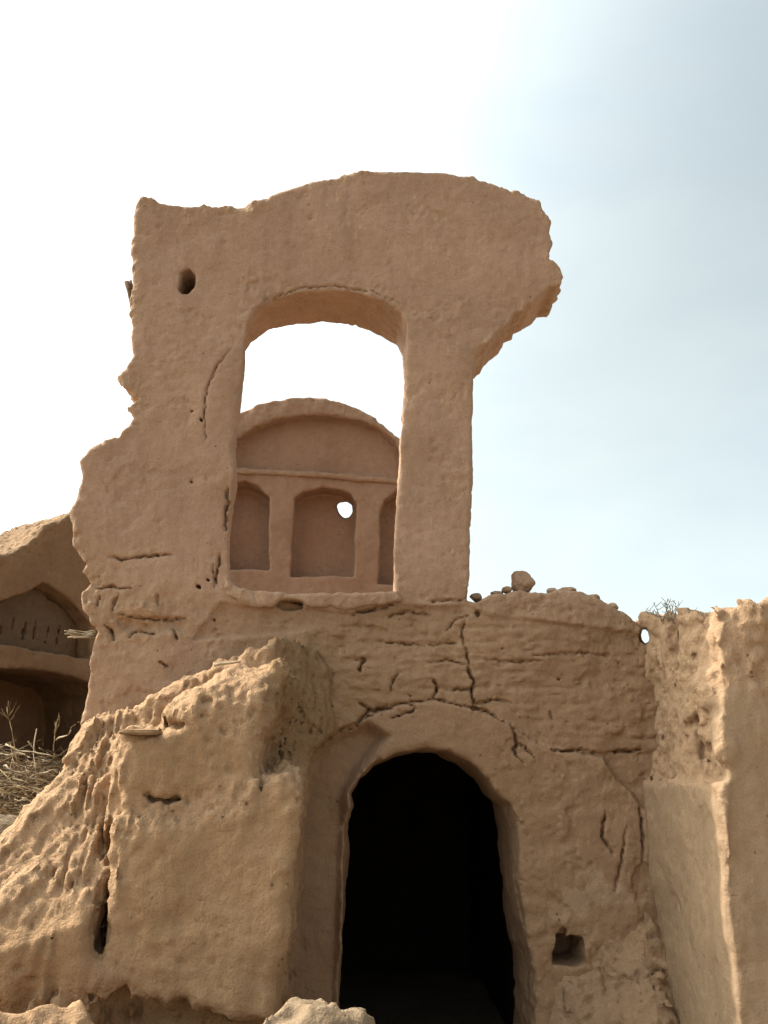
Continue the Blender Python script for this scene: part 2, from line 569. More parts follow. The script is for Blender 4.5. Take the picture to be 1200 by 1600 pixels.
DOTS = [(569, 1029, 7), (676, 940, 4), (310, 915, 6), (325, 906, 4), (332, 966, 5), (745, 957, 8), (300, 640, 4), (313, 655, 4), (300, 752, 4), 
        (640, 470, 3), (690, 620, 3), (255, 590, 3), (297, 500, 3), (740, 1105, 9), (640, 1085, 4), (560, 1046, 4), (930, 1175, 8), (785, 1010, 4), (875, 1060, 4),
        (560, 395, 3), (455, 390, 3), (700, 360, 3), (610, 425, 3), (250, 800, 3), (278, 1010, 3), (178, 1010, 3), (880, 1455, 9)]

g = Grid((-1.85, 4.66, -0.12), (2.0, 5.60, 5.36), 0.0095)
PX = lambda pts: poly_at(pts, Y0)
d_out, d_win, d_door = (poly_sdf(PX(p), g.X2, g.Z2) for p in (OUT, WIN, DOOR))
win_b = PX(WIN) - np.array([0.07, 0.0])
d_winb = poly_sdf(win_b, g.X2, g.Z2)
d_rec, d_und, d_pok, d_cor, d_bh, d_sq, d_go = (poly_sdf(PX(p), g.X2, g.Z2) for p in (RECESS, UNDER, POCKET, CORNER, BEAMHOLE, SQHOLE, GOUGE))
wob = np.stack([g.X2.ravel(), np.zeros(g.X2.size, np.float32), g.Z2.ravel()], 1)
wx = (noise(wob, 0.05, 5) * 0.016).reshape(g.X2.shape)
wz = (noise(wob, 0.05, 6) * 0.016).reshape(g.X2.shape)
cr_w = [(PX(p), r) for p, r in CR]
v_cr = groove(crack_lines([(p, r * 0.55) for p, r in CR], PX), g.X2, g.Z2, 0.0052)
dots_w = [(np.vstack([PX([(a, b)]), PX([(a + 1.5, b + 1.5)])]), r * 0.0016) for a, b, r in DOTS if r > 3]
d_dot = line_sdf(dots_w, g.X2 + wx, g.Z2 + wz)

sill_z = at(500, 940, Y0)[2]
yb = Y0 + 0.42 + 0.24 * (1 - sstep(sill_z - 0.30, sill_z - 0.05, g.z))[None, None, :]
dyf = Y0 - g.Y
dyb = g.Y - yb
# silhouette edge crumbles with depth: ragged shift of the outline
body = extr(g.e(d_out), np.maximum(dyf, dyb), 0.02)
# plaster gone below the window and above the door: 1.4 cm step
und = g.e(sstep(0.012, -0.012, d_und)) * 0.021
rec = g.e(sstep(0.02, -0.06, d_rec)) * 0.11
cor = g.e(sstep(0.012, -0.02, d_cor)) * 0.045
gou = g.e(sstep(0.02, -0.02, d_go)) * 0.03
body = np.maximum(body, dyf + und + rec + cor + gou)
hole = np.minimum(g.e(d_win), np.maximum(g.e(d_winb), Y0 + 0.10 - g.Y))
body = smax(body, -hole, 0.02)
body = smax(body, -g.e(d_door), 0.03)
body = smax(body, -np.maximum(g.e(d_bh), g.Y - (Y0 + 0.30)), 0.012)
body = smax(body, -np.maximum(g.e(d_sq), g.Y - (Y0 + 0.33)), 0.015)
body = smax(body, -np.maximum(g.e(d_pok), g.Y - (Y0 + 0.07)), 0.008)
# daylight gap at the right corner
hp, hd = at(1008, 994, Y0), ray(1008, 994) / np.linalg.norm(ray(1008, 994))


def gap_sdf(g, r):
    vx, vy, vz = g.X - hp[0], g.Y - hp[1], g.Z - hp[2]
    t = vx * hd[0] + vy * hd[1] + vz * hd[2]
    return np.sqrt((vx - t * hd[0]) ** 2 + (vy - t * hd[1]) ** 2 + ((vz - t * hd[2]) * 0.55) ** 2) - r


body = np.asarray(body, np.float32)

BLOB = [(215, 960, 110, 55, .75), (160, 1060, 60, 60, .25), (520, 1010, 80, 60, .5), (500, 1100, 70, 70, .7), (800, 945, 110, 30, .7), (950, 980, 70, 40, .7),
        (960, 1220, 50, 60, .5), (900, 1480, 80, 60, .55), (365, 325, 70, 18, .9), (545, 272, 40, 14, .8), (200, 620, 40, 60, .7), (470, 960, 110, 26, .55),
        (650, 1060, 170, 60, .3), (830, 480, 50, 30, .5), (860, 1300, 90, 120, .18), (850, 1590, 70, 50, .5), (140, 930, 40, 60, .8)]
BW = [(*PX([(a, b)])[0], rx * Y0 / F, rz * Y0 / F, w) for a, b, rx, rz, w in BLOB]


def rough_tower(p):
    w = np.zeros(len(p), np.float32)
    for x, z, rx, rz, k in BW:
        w = np.maximum(w, k * np.exp(-((p[:, 0] - x) / rx) ** 2 - ((p[:, 2] - z) / rz) ** 2))
    eo = g.pick(d_out, p)
    # the pillar's right edge and the foot of the left edge still keep their plaster
    clean = np.exp(-((p[:, 0] - 0.55) / 0.18) ** 4) * sstep(sill_z, sill_z + .1, p[:, 2]) * sstep(4.35, 4.15, p[:, 2])
    ek = 0.75 * (1 - 0.9 * clean)
    ek = ek * (0.25 + 0.75 * sstep(-0.12, 0.22, noise(p, 0.33, 14)))
    w = np.maximum(w, ek * np.exp(-(eo / 0.03) ** 2))
    ew = np.minimum(np.abs(g.pick(d_win, p)), np.abs(g.pick(d_door, p)))
    w = np.maximum(w, 0.18 * np.exp(-(ew / 0.03) ** 2))
    w = np.maximum(w, 0.30 * flake(p, 63))
    return w


def f_tower(p, i):
    r = rough_tower(p)
    lo_w = sstep(sill_z + 0.25, sill_z - 0.05, p[:, 2])
    n = 0.030 * fbm(p, 0.55, 2, 1) + (0.005 + 0.007 * lo_w) * fbm(p, (0.16, 0.16, 0.13), 2, 4)
    n += r * crumble(p, 0.055, 8, 0.017) + r * 0.034 * noise(p, 0.2, 12) + r * 0.030 * noise(p, (.10, .10, .07), 13)
    n += (0.0028 + 0.0045 * lo_w) * flake(p, 63) * (p[:, 1] < Y0 + 0.1) - 0.004
    # mud-brick courses where the plaster has gone
    inb = sstep(0.02, -0.08, g.pick(d_und, p)) * (p[:, 1] < Y0 + 0.1)
    zz = p[:, 2] + 0.030 * noise(p, 0.5, 30) + 0.014 * noise(p, 0.12, 31)
    fr = np.abs(((zz / 0.085) % 1.0) - 0.5) * 0.085
    n += inb * 0.011 * np.exp(-(fr / 0.009) ** 2) * np.clip(0.3 + 2.2 * noise(p, (0.25, .25, .08), 33), 0, 1)
    n += inb * 0.016 * np.clip(noise(p, (0.10, 0.10, 0.045), 35) + 0.05, 0, 1) + inb * 0.006 * fbm(p, (.05, .05, .03), 2, 37) + inb * 0.06 * np.maximum(noise(p, (.07, .07, .02), 38) - 0.28, 0)
    return n


g.band(body, f_tower, 0.08)
fr0 = g.e((v_cr > 0).astype(np.float32))
ins_ = np.argmax(body < 0, axis=1)                   # first solid cell seen from the front
yfs = np.where((body < 0).any(axis=1), g.y[np.clip(ins_, 0, len(g.y) - 1)], 9.0)
body = np.maximum(body, np.where(fr0 > 0, g.e(yfs - 0.006 + v_cr * 0.075) - g.Y, -9.0) * 0.5)
body = np.maximum(body, -np.maximum(g.e(d_dot), g.Y - (Y0 + 0.06)))
body = np.maximum(body, -gap_sdf(g, 0.019)).astype(np.float32)
tower = empty('ruined_facade', (0, Y0, 0))
tag(tower, 'tall ruined mud facade with big empty arched window above a dark arched doorway', 'facade')


PALE = [(*PX([(a, b)])[0], rx * Y0 / F, rz * Y0 / F) for a, b, rx, rz in ((900, 1408, 22, 20), (930, 1388, 16, 26), (962, 1398, 26, 14), (875, 1425, 18, 12))]


def tone_tower(p):
    t = 0.5 * sstep(sill_z + 0.10, sill_z - 0.20, p[:, 2] + 0.12 * noise(p, 0.25, 17))  # darker tone everywhere below the sill, bare brick added after
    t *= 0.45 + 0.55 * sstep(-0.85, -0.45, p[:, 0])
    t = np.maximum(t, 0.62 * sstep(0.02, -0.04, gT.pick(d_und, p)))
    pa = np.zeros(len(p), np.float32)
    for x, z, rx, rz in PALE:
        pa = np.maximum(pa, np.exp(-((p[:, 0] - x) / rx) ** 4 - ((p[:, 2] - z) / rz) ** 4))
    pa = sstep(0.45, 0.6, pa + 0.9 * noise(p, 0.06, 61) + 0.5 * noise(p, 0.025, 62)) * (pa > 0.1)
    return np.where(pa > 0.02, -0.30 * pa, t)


gT = g
earth('front_wall', g, body, M_TOWER, rough_tower, parent=tower, seed=40, core_shade=tone_tower)
del body

# sill (its own part: the lip of plaster under the window)
SILL = [(352, 903), (362, 912), (372, 919), (385, 922), (430, 927), (480, 929), (560, 928), (600, 926), (624, 922), (628, 940), (585, 947), (540, 952), (480, 946), (471, 938), (440, 937),
        (425, 949), (400, 949), (378, 943), (352, 928)]
g = Grid((-0.80, 4.70, 2.42), (0.40, 5.28, 2.80), 0.0105)
d = poly_sdf(PX(SILL), g.X2, g.Z2)
b = extr(g.e(d), np.maximum(4.775 - g.Y, g.Y - 5.19), 0.016)
b = (b + 0 * g.X).astype(np.float32)
g.band(b, lambda p, i: 0.012 * fbm(p, 0.14, 2, 51) + 0.012 * billow(p, 0.06, 2, 52), 0.06)
earth('window_sill', g, b, M_TOWER, lambda p: np.full(len(p), .35, np.float32), parent=tower, seed=53)

# lower storey behind the facade: thick walls, flat earth roof, one dark room
g = Grid((-1.75, 5.30, -0.12), (1.98, 9.45, 2.75), 0.04)
zr = 2.14 + 0.0 * g.X
blk = np.maximum(np.maximum(np.abs(g.X - 0.10) - 1.52, np.maximum(5.36 - g.Y, g.Y - 9.3)), g.Z - zr)
room = np.maximum(np.maximum(np.abs(g.X - 0.10) - 1.05, np.maximum(5.2 - g.Y, g.Y - 8.85)), np.maximum(g.Z - 1.90, -0.3 - g.Z))
blk = smax(blk, -room, 0.05).astype(np.float32)
g.band(blk, lambda p, i: 0.05 * fbm(p, 0.5, 2, 60), 0.15)
lo_ = earth('lower_storey', g, blk, M_TOWER, lambda p: np.full(len(p), .3, np.float32), parent=tower, seed=61)
lo_.data.materials.append(M_ROOM_SHADE)            # darkness of the room painted onto its inner faces
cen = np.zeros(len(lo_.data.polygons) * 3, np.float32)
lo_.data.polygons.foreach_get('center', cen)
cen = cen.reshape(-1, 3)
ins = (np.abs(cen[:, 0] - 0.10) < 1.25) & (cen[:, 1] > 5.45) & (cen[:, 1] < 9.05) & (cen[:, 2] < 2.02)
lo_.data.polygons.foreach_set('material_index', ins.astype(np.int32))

# ================================================================== 2. vaulted end wall seen through the window
YG = 8.3
GT = [(318, 760), (330, 700), (345, 678), (370, 655), (400, 640), (430, 632), (455, 628), (480, 627), (505, 629), (530, 634), (555, 643), (580, 655), (602, 672), (624, 692), (645, 714),
      (665, 742), (676, 770), (684, 1040), (310, 1040)]
TYM = [(338, 732), (345, 705), (368, 690), (400, 670), (430, 658), (470, 652), (500, 650), (530, 653), (560, 658), (590, 669), (618, 690), (645, 720), (655, 750), (500, 739), (365, 732)]
N1 = [(345, 888), (345, 770), (358, 756), (383, 752), (405, 760), (422, 776), (422, 800), (419, 888)]
N2 = [(456, 899), (458, 800), (459, 778), (475, 768), (503, 761), (530, 765), (548, 772), (556, 786), (556, 830), (554, 901)]
N3 = [(592, 910), (594, 800), (600, 780), (622, 766), (650, 772), (668, 790), (668, 910)]
HOLE = [(527, 790), (531, 786), (541, 785), (549, 790), (550, 800), (545, 808), (537, 809), (530, 802)]
g = Grid((-1.50, 7.92, 2.05), (0.92, 9.05, 5.50), 0.016)
GX = lambda pts: poly_at(pts, YG)
d_g, d_t, d_1, d_2, d_3, d_h = (poly_sdf(GX(p), g.X2, g.Z2) for p in (GT, TYM, N1, N2, N3, HOLE))
b = extr(g.e(d_g), np.maximum(YG - g.Y, g.Y - 8.85), 0.02)
b = smax(b, -np.maximum(g.e(d_t), g.Y - (YG + 0.07)), 0.015)
for q in (d_1, d_2, d_3):
    b = smax(b, -np.maximum(g.e(q), g.Y - (YG + 0.24)), 0.02)
b = b.astype(np.float32)
for k, yy in enumerate(g.y):                 # the hole climbs through the wall
    if yy > YG + 0.1:
        b[:, k, :] = np.maximum(b[:, k, :], -poly_sdf(poly_at(HOLE, float(yy)), g.X2, g.Z2))


def rough_g(p):
    return np.maximum(0.8 * np.exp(-(g.pick(d_g, p) / 0.05) ** 2), 0.5 * np.exp(-((p[:, 0] - .33) / .12) ** 2 - ((p[:, 2] - 4.15) / .25) ** 2))


g.band(b, lambda p, i: 0.03 * fbm(p, 0.5, 2, 70) + 0.010 * fbm(p, 0.12, 2, 71) + rough_g(p) * crumble(p, 0.07, 72, 0.020) + 0.004 * flake(p, 74, .4))
gable = empty('vault_end_wall', (-0.2, YG, 2.1))
tag(gable, 'round-topped plaster wall with arched niches, seen through the big window opening', 'wall')
earth('niche_wall', g, b, M_GABLE, rough_g, parent=gable, seed=73)
# cornice ledge across the wall and the remains of the vault shell along its rim
g = Grid((-1.45, 8.12, 4.2), (0.85, 8.42, 4.75), 0.014)
CORN = [(322, 730), (365, 731), (430, 735), (500, 738), (560, 743), (620, 749), (672, 755), (672, 762), (620, 757), (560, 752), (500, 747), (430, 743), (365, 740), (322, 739)]
d = poly_sdf(GX(CORN), g.X2, g.Z2)
b = (extr(g.e(d), np.maximum(8.272 - g.Y, g.Y - 8.40), 0.015) + 0 * g.X).astype(np.float32)
g.band(b, lambda p, i: 0.014 * fbm(p, 0.12, 3, 75), 0.06)
earth('cornice', g, b, M_GABLE, lambda p: np.full(len(p), .5, np.float32), parent=gable, seed=76)
g = Grid((-1.45, 8.0, 4.2), (0.85, 8.42, 5.45), 0.016)
RIM = [(320, 722), (330, 698), (345, 677), (370, 654), (400, 639), (430, 631), (455, 627), (480, 626), (505, 628), (530, 633), (555, 642), (580, 654), (602, 671), (624, 691), (645, 713), (665, 741),
       (650, 738), (618, 694), (590, 672), (560, 661), (530, 656), (500, 652), (470, 654), (430, 660), (400, 672), (368, 692), (345, 707), (335, 728)]
d = poly_sdf(GX(RIM), g.X2, g.Z2)
b = (extr(g.e(d), np.maximum(8.21 - g.Y, g.Y - 8.41), 0.02) + 0 * g.X).astype(np.float32)
g.band(b, lambda p, i: 0.02 * fbm(p, 0.2, 3, 77) + 0.012 * billow(p, 0.09, 2, 78), 0.08)
earth('vault_rim', g, b, M_GABLE, lambda p: np.full(len(p), .6, np.float32), parent=gable, seed=79)

# ================================================================== 3. eroded buttress on the left
SL = 0.10
LOW = [(108, 1548), (122, 1560), (140, 1552), (148, 1536), (158, 1552), (178, 1548), (196, 1541), (206, 1556), (222, 1572), (244, 1582), (262, 1586), (272, 1572), (290, 1566), (300, 1584), (330, 1596), (380, 1602), (432, 1606),
       (436, 1540), (446, 1480), (456, 1390), (462, 1300), (468, 1245), (463, 1205), (440, 1196), (408, 1216), (400, 1240), (380, 1250),
       (330, 1262), (280, 1270), (240, 1268), (205, 1272), (176, 1282), (160, 1330), (158, 1440), (152, 1500), (110, 1510)]
UPP = [(178, 1300), (182, 1220), (186, 1150), (198, 1140), (244, 1140), (250, 1112), (258, 1096), (278, 1080), (320, 1062), (345, 1048), (400, 1040), (432, 1034), (444, 1046), (438, 1090),
       (424, 1136), (412, 1180), (414, 1230), (404, 1300)]
BACK = [(112, 1740), (118, 1180), (126, 1128), (160, 1116), (205, 1100), (245, 1080), (285, 1056), (330, 1038), (380, 1018), (430, 1004), (468, 985), (484, 984), (500, 1000),
        (520, 1016), (540, 1040), (552, 1075), (562, 1108), (545, 1128), (500, 1152), (476, 1178), (464, 1208), (440, 1300), (430, 1740)]
SLOPE = [(186, 1146), (150, 1150), (122, 1164), (96, 1194), (70, 1230), (32, 1276), (0, 1310), (-60, 1362), (-140, 1430), (-220, 1480), (-260, 1740), (165, 1740), (172, 1500), (176, 1300)]
g = Grid((-2.45, 3.55, -0.12), (0.12, 5.0, 2.80), 0.0125)
zz = g.Z
pl = poly_at(LOW, 3.92, SL, 1.0); d_low = poly_sdf(pl, g.X2, g.Z2)
pu = poly_at(UPP, 3.96, 0.14, 1.3); d_upp = poly_sdf(pu, g.X2, g.Z2)
pb = poly_at(BACK, 4.45, 0.0); d_bk = poly_sdf(pb, g.X2, g.Z2)
ps = poly_at(SLOPE, 4.20, 0.0); d_sl = poly_sdf(ps, g.X2, g.Z2)
low = extr(g.e(d_low), np.maximum(3.92 + SL * (zz - 1.0) - g.Y, g.Y - 4.9), 0.055)
upp = extr(g.e(d_upp), np.maximum(3.96 + 0.14 * (zz - 1.3) + 0.5 * np.maximum(zz - 1.95, 0) - g.Y, g.Y - 4.9), 0.07)
# the back mass leans away towards its top
zt = 2.0
bk = extr(g.e(d_bk), np.maximum((4.30 + 0.28 * np.maximum(zz - 1.6, 0) + 1.30 * np.maximum(g.X + 0.36, 0) - g.Y), g.Y - 4.95), 0.05)
base = np.maximum(np.maximum(-1.45 - g.X, g.X + 0.30), np.maximum(4.06 - g.Y + 0 * zz, g.Y - 4.9))
base = np.maximum(base, zz - 0.85)
# left: earth slope, steep foot and a slanting top that runs down towards the left and the viewer
foot = 3.87 - g.Y + 0.05 * (g.X + 1.2)
slant = (zz - (1.00 + 1.75 * (g.Y - 3.86) + 0.22 * (g.X + 1.2))) * 0.5
sl = extr(g.e(d_sl), np.maximum(np.maximum(foot, slant), g.Y - 4.95), 0.05)
bt = smin(low, upp, 0.05)
bt = smin(bt, bk, 0.07)
bt = smin(bt, base, 0.03)
bt = smin(bt, sl, 0.10)
CRB = [([(164, 1300), (160, 1330), (166, 1350)], .013), ([(168, 1370), (164, 1400), (160, 1440)], .009), ([(410, 1195), (416, 1170), (420, 1150)], .020), ([(232, 1246), (252, 1250), (282, 1251)], .010),
       ([(250, 1130), (285, 1134)], .020), ([(150, 1300), (152, 1345)], .012), ([(255, 1125), (250, 1140)], .012)]
wob = np.stack([g.X2.ravel(), np.zeros(g.X2.size, np.float32), g.Z2.ravel()], 1)
v_crb = groove(crack_lines(CRB, lambda q: poly_at(q, 3.95, SL, 1.0), 8), g.X2, g.Z2, 0.008)
bt = bt.astype(np.float32)

face = poly_at([(178, 1540), (180, 1470), (200, 1330), (215, 1295), (300, 1290), (380, 1275), (440, 1230), (452, 1300), (448, 1400), (434, 1500), (428, 1590), (300, 1575)], 3.92, SL, 1.0)
face2 = poly_at([(205, 1225), (210, 1165), (260, 1150), (320, 1125), (345, 1150), (385, 1165), (395, 1205), (300, 1236)], 3.96, SL, 1.0)
face3 = poly_at([(-30, 1540), (0, 1430), (80, 1400), (140, 1420), (146, 1530), (100, 1560)], 3.80)
d_f1, d_f2, d_f3 = (poly_sdf(q, g.X2, g.Z2) for q in (face, face2, face3))
gB = g


def rough_b(p):
    w = np.full(len(p), 0.95, np.float32)
    front = p[:, 1] < 4.10 + SL * (p[:, 2] - 1)
    f = 0.05 * noise(p, 0.10, 18) + 0.03 * noise(p, 0.04, 19) + np.minimum(np.minimum(gB.pick(d_f1, p), gB.pick(d_f2, p)), gB.pick(d_f3, p) + 0.02)
    w = np.where(front, np.clip(0.06 + 0.9 * sstep(-0.03, 0.05, f), 0, 1), w)
    w = np.where((p[:, 2] < 1.6) & (p[:, 0] > -0.36), w * 0.55, w)
    w = np.maximum(w, 0.40 * sstep(-1.05, -1.15, p[:, 0]))
    return w


def f_butt(p, i):
    r = rough_b(p)
    n = 0.042 * fbm(p, 0.40, 3, 81) + 0.008 * fbm(p, 0.12, 2, 82)
    # rain-cut runnels going down the slopes, crumbs between
    left = sstep(-1.0, -1.25, p[:, 0])
    q = p.copy(); q[:, 0] -= 0.75 * q[:, 2] * left; q[:, 1] += 0.0 * q[:, 2]
    big = 1 + 1.6 * sstep(-0.42, -0.32, p[:, 0]) * sstep(1.6, 1.75, p[:, 2])
    n += 0.008 * flake(p, 93, 0.28) * (1 - r)
    n += r * 0.030 * fbm(q, (0.07, 0.07, 0.20), 3, 94, 0.62)
    n += r * (big * crumble(q, 0.040, 84, 0.013, 2.6) + (0.050 + 0.035 * (big - 1)) * noise(q, (0.17, 0.17, 0.28), 88))
    n += r * 0.010 * np.abs(noise(q, (0.04, 0.05, 0.30), 90)) * 2
    return n


g.band(bt, f_butt, 0.11)
yfs = np.where((bt < 0).any(axis=1), g.y[np.argmax(bt < 0, axis=1)], 9.0)
bt = np.maximum(bt, np.where(g.e(v_crb) > 0, g.e(yfs - 0.008 + v_crb * 0.09) - g.Y, -9.0) * 0.5).astype(np.float32)


def shade_b(p):
    t = sstep(-0.42, -0.32, p[:, 0] + .05 * noise(p, .15, 20)) * sstep(1.62, 1.75, p[:, 2]) * 0.95  # shade of the upper right flank painted into the mud colour
    low_ = sstep(-1.08, -1.2, p[:, 0]) * sstep(1.12, 0.98, p[:, 2] + 0.1 * noise(p, .2, 21)) * 0.6  # low left face darkened likewise, its shade put in the colour
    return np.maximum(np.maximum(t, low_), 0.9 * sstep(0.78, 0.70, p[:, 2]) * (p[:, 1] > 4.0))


butt = tag(earth('eroded_buttress', g, bt, M_BUTT, rough_b, 1.7, seed=92, core_shade=shade_b), 'crumbling mud buttress with rain-worn sloping top left of the dark doorway', 'buttress')
del bt, low, upp, bk, base, sl

# ================================================================== 4. right side wall (return wall + corner + front face)
XR, YR = 1.56, 3.84
zled = at(1002, 1222, 4.8)[2]
g = Grid((1.42, 3.50, -0.12), (2.9, 5.25, 3.05), 0.0125)
lowb = np.maximum(np.maximum(XR - g.X, g.X - 2.85), np.maximum(np.maximum(YR - g.Y, g.Y - 5.2), g.Z - zled))
lowb = extr(np.maximum(XR - g.X, YR - g.Y) + 0 * g.Z, np.maximum(np.maximum(g.Y - 5.2, g.X - 2.85), g.Z - zled), 0.02)
# rounded worn arris of the corner
lowb = smax(lowb, (XR - g.X) * 0.7071 + (YR - g.Y) * 0.7071 + 0.02, 0.03)
topz = []
for px, py in [(985, 968), (1010, 966), (1040, 962), (1062, 962), (1078, 950), (1100, 946), (1130, 941), (1160, 936), (1200, 934), (1260, 938)]:
    h = at(px, py, YR + 0.05) if px > 1110 else hit(px, py, (XR + 0.10, 0, 0), (1, 0, 0))
    topz.append((h[0], h[1], h[2]))
topz = np.array(topz)
side = topz[topz[:, 1] > YR + 0.06]
side = side[np.argsort(side[:, 1])]
fr_ = topz[topz[:, 1] <= YR + 0.06]
zt_side = np.interp(g.y, side[:, 1], side[:, 2])[None, :, None]
zt_front = np.interp(g.x, fr_[:, 0], fr_[:, 2])[:, None, None]
wgt = sstep(0.0, 0.35, g.Y - YR)
ztop = zt_front * (1 - wgt) + zt_side * wgt
upb = np.maximum(np.maximum(XR + 0.06 + 0.03 * (g.Z - zled) - g.X, g.X - 2.85), np.maximum(np.maximum(YR + 0.03 - g.Y, g.Y - 5.2), (g.Z - ztop) * 0.9))
bt = smin(lowb, upb, 0.04)
# broken plaster lip hanging on at the corner, notch below it, recessed arch on the front face
def ball(g, c, r):
    return (np.sqrt(((g.X - c[0]) / r[0]) ** 2 + ((g.Y - c[1]) / r[1]) ** 2 + ((g.Z - c[2]) / r[2]) ** 2) - 1) * min(r)
for px, py, r in [(1104, 1062, .055), (1112, 1092, .04), (1124, 1140, .042), (1132, 1172, .05)]:
    c = hit(px, py, (XR + 0.06, 0, 0), (1, 0, 0))
    bt = smin(bt, ball(g, (XR + 0.07, c[1] + .01, c[2]), (r, r * 1.2, r * 1.1)), 0.05)
c = hit(1108, 1170, (XR + 0.1, 0, 0), (1, 0, 0))
bt = smax(bt, -ball(g, (XR + 0.12, c[1], c[2]), (.13, .10, .085)), 0.03)
c = hit(1092, 1128, (XR + 0.1, 0, 0), (1, 0, 0))
bt = smax(bt, -ball(g, (XR + 0.10, c[1], c[2]), (.06, .09, .035)), 0.03)
c = hit(1058, 1010, (XR + 0.1, 0, 0), (1, 0, 0))
bt = smax(bt, -ball(g, (XR + 0.08, c[1], c[2]), (.07, .05, .16)), 0.05)
ARCH = [(1150, 1740), (1146, 1400), (1140, 1260), (1146, 1222), (1166, 1206), (1186, 1180), (1204, 1145), (1240, 1100), (1400, 1060), (1400, 1740)]
d_ar = poly_sdf(poly_at(ARCH, YR), g.X2, g.Z2)
arc = g.e(sstep(0.012, -0.015, d_ar)) * 0.035
bt = np.maximum(bt, YR + arc - g.Y)
bt = bt.astype(np.float32)


def rough_r(p):
    up = sstep(zled - 0.05, zled + 0.03, p[:, 2])
    w = 0.95 * up
    fr = (p[:, 1] < YR + 0.10)
    w = np.where(fr, sstep(1.80, 2.10, p[:, 2] + 0.35 * noise(p, 0.2, 3) - 0.25 * (p[:, 0] - 1.7)) * 0.95, w)
    cr = np.exp(-((p[:, 0] - XR) / 0.09) ** 2 - ((p[:, 1] - YR) / 0.06) ** 2)
    return np.maximum(w, 0.45 * cr)


def f_right(p, i):
    r = rough_r(p)
    n = 0.028 * fbm(p, 0.6, 2, 101) + 0.007 * fbm(p, 0.14, 2, 102)
    n += 0.006 * flake(p, 113, 0.5) * (1 - r)
    n += r * (crumble(p, 0.045, 104, 0.016, 1.8) + 0.06 * noise(p, (.18, .18, .26), 108) + 0.034 * fbm(p, (.09, .09, .12), 3, 109, 0.6))
    n += r * 0.016 * np.abs(noise(p, (0.05, 0.05, 0.25), 110)) * 2
    return n


g.band(bt, f_right, 0.11)
bt = np.maximum(bt, -gap_sdf(g, 0.026)).astype(np.float32)
tag(earth('court_side_wall', g, bt, M_RIGHT, rough_r, 1.1, seed=112), 'pale smooth-plastered wall with crumbling top and sunlit edge, right of the doorway', 'wall')
del bt, upb, lowb

# rubble heaped in the corner below the square hole
g = Grid((0.78, 4.1, -0.12), (1.82, 5.0, 1.05), 0.0125)
TOPL = np.array([at(px, py, 4.78) for px, py in [(800, 1760), (835, 1660), (862, 1590), (880, 1545), (905, 1524), (940, 1508), (968, 1484), (1000, 1464), (1040, 1466), (1100, 1480)]])
zt_ = np.interp(g.x, TOPL[:, 0], TOPL[:, 2])[:, None, None]
b = np.maximum((4.77 - 0.62 * (zt_ - g.Z) - g.Y) * 0.85, g.Y - 4.86)
b = np.maximum(b, g.X - 1.80)
b = b.astype(np.float32)
g.band(b, lambda p, i: 0.085 * fbm(p, 0.24, 3, 120) + crumble(p, 0.07, 122, 0.030), 0.11)
b = np.maximum(b, -(poly_sdf(PX([(862, 1455), (920, 1455), (924, 1516), (900, 1524), (862, 1518)]), g.X2, g.Z2)[:, None, :])).astype(np.float32)
tag(earth('rubble_heap', g, b, M_TOWER, lambda p: np.full(len(p), .9, np.float32), 1.2, seed=124, core_shade=lambda p: 0.35 + 0.5 * noise(p, .2, 5)), 'heap of fallen mud rubble in the corner under the small square hole', 'rubble heap')

# ================================================================== 5. ruined wall far left with pointed niche
OL = np.array([-2.10, 7.2, 0.0])
tl = np.array([0.58, 0.81]); tl /= np.linalg.norm(tl)
nl = np.array([tl[1], -tl[0], 0.0])


def poly_left(pts):
    out = []
    for px, py in pts:
        h = hit(px, py, OL, nl)
        out.append(((h[0] - OL[0]) * tl[0] + (h[1] - OL[1]) * tl[1], h[2]))
    return np.array(out)


LT = [(-230, 1740), (-230, 1010), (-160, 950), (-80, 905), (-30, 880), (0, 868), (18, 864), (32, 853), (42, 850), (58, 836), (72, 822), (84, 818), (100, 808), (118, 800), (150, 792), (190, 790), (200, 1740)]
NU = [(-70, 1000), (-66, 965), (-30, 950), (0, 940), (28, 929), (50, 919), (67, 909), (84, 918), (102, 931), (122, 949), (140, 972), (142, 1030), (60, 1018), (0, 1008)]
NL = [(-72, 1190), (-70, 1060), (-40, 1050), (0, 1044), (40, 1044), (80, 1050), (110, 1058), (142, 1066), (160, 1090), (160, 1190)]
q = poly_left(LT)
g = Grid((q[:, 0].min() - .1, -0.15, 0.9), (q[:, 0].max() + .1, 0.98, 3.75), 0.0165)
d_l, d_u, d_n = (poly_sdf(poly_left(p), g.X2, g.Z2) for p in (LT, NU, NL))
b = extr(g.e(d_l), np.maximum(-g.Y, g.Y - 0.85), 0.015)
b = smax(b, -np.maximum(g.e(d_u), g.Y - 0.22), 0.008)
b = smax(b, -np.maximum(g.e(d_n), g.Y - 0.74), 0.02).astype(np.float32)


gL = g


def rough_l(p):
    e = gL.pick(d_l, p)
    return np.clip(np.maximum(0.9 * np.exp(-(e / 0.12) ** 2), 0.25 + 0.3 * noise(p, 0.3, 5)), 0, 1)


g.band(b, lambda p, i: 0.03 * fbm(p, 0.4, 2, 130) + 0.01 * fbm(p, 0.1, 2, 131) + rough_l(p) * (crumble(p, 0.05, 133, 0.018, 1.8) + 0.03 * fbm(p, .12, 3, 134)))
lw = empty('niched_ruin_wall', (OL[0], OL[1], 0))
rz = math.atan2(tl[1], tl[0])
tag(lw, 'dark ruined wall with a pointed arch niche above a deep recess, far left', 'wall')
earth('niche_wall', g, b, M_LEFT, rough_l, 1.2, parent=lw, seed=135, loc=OL, rotz=rz)
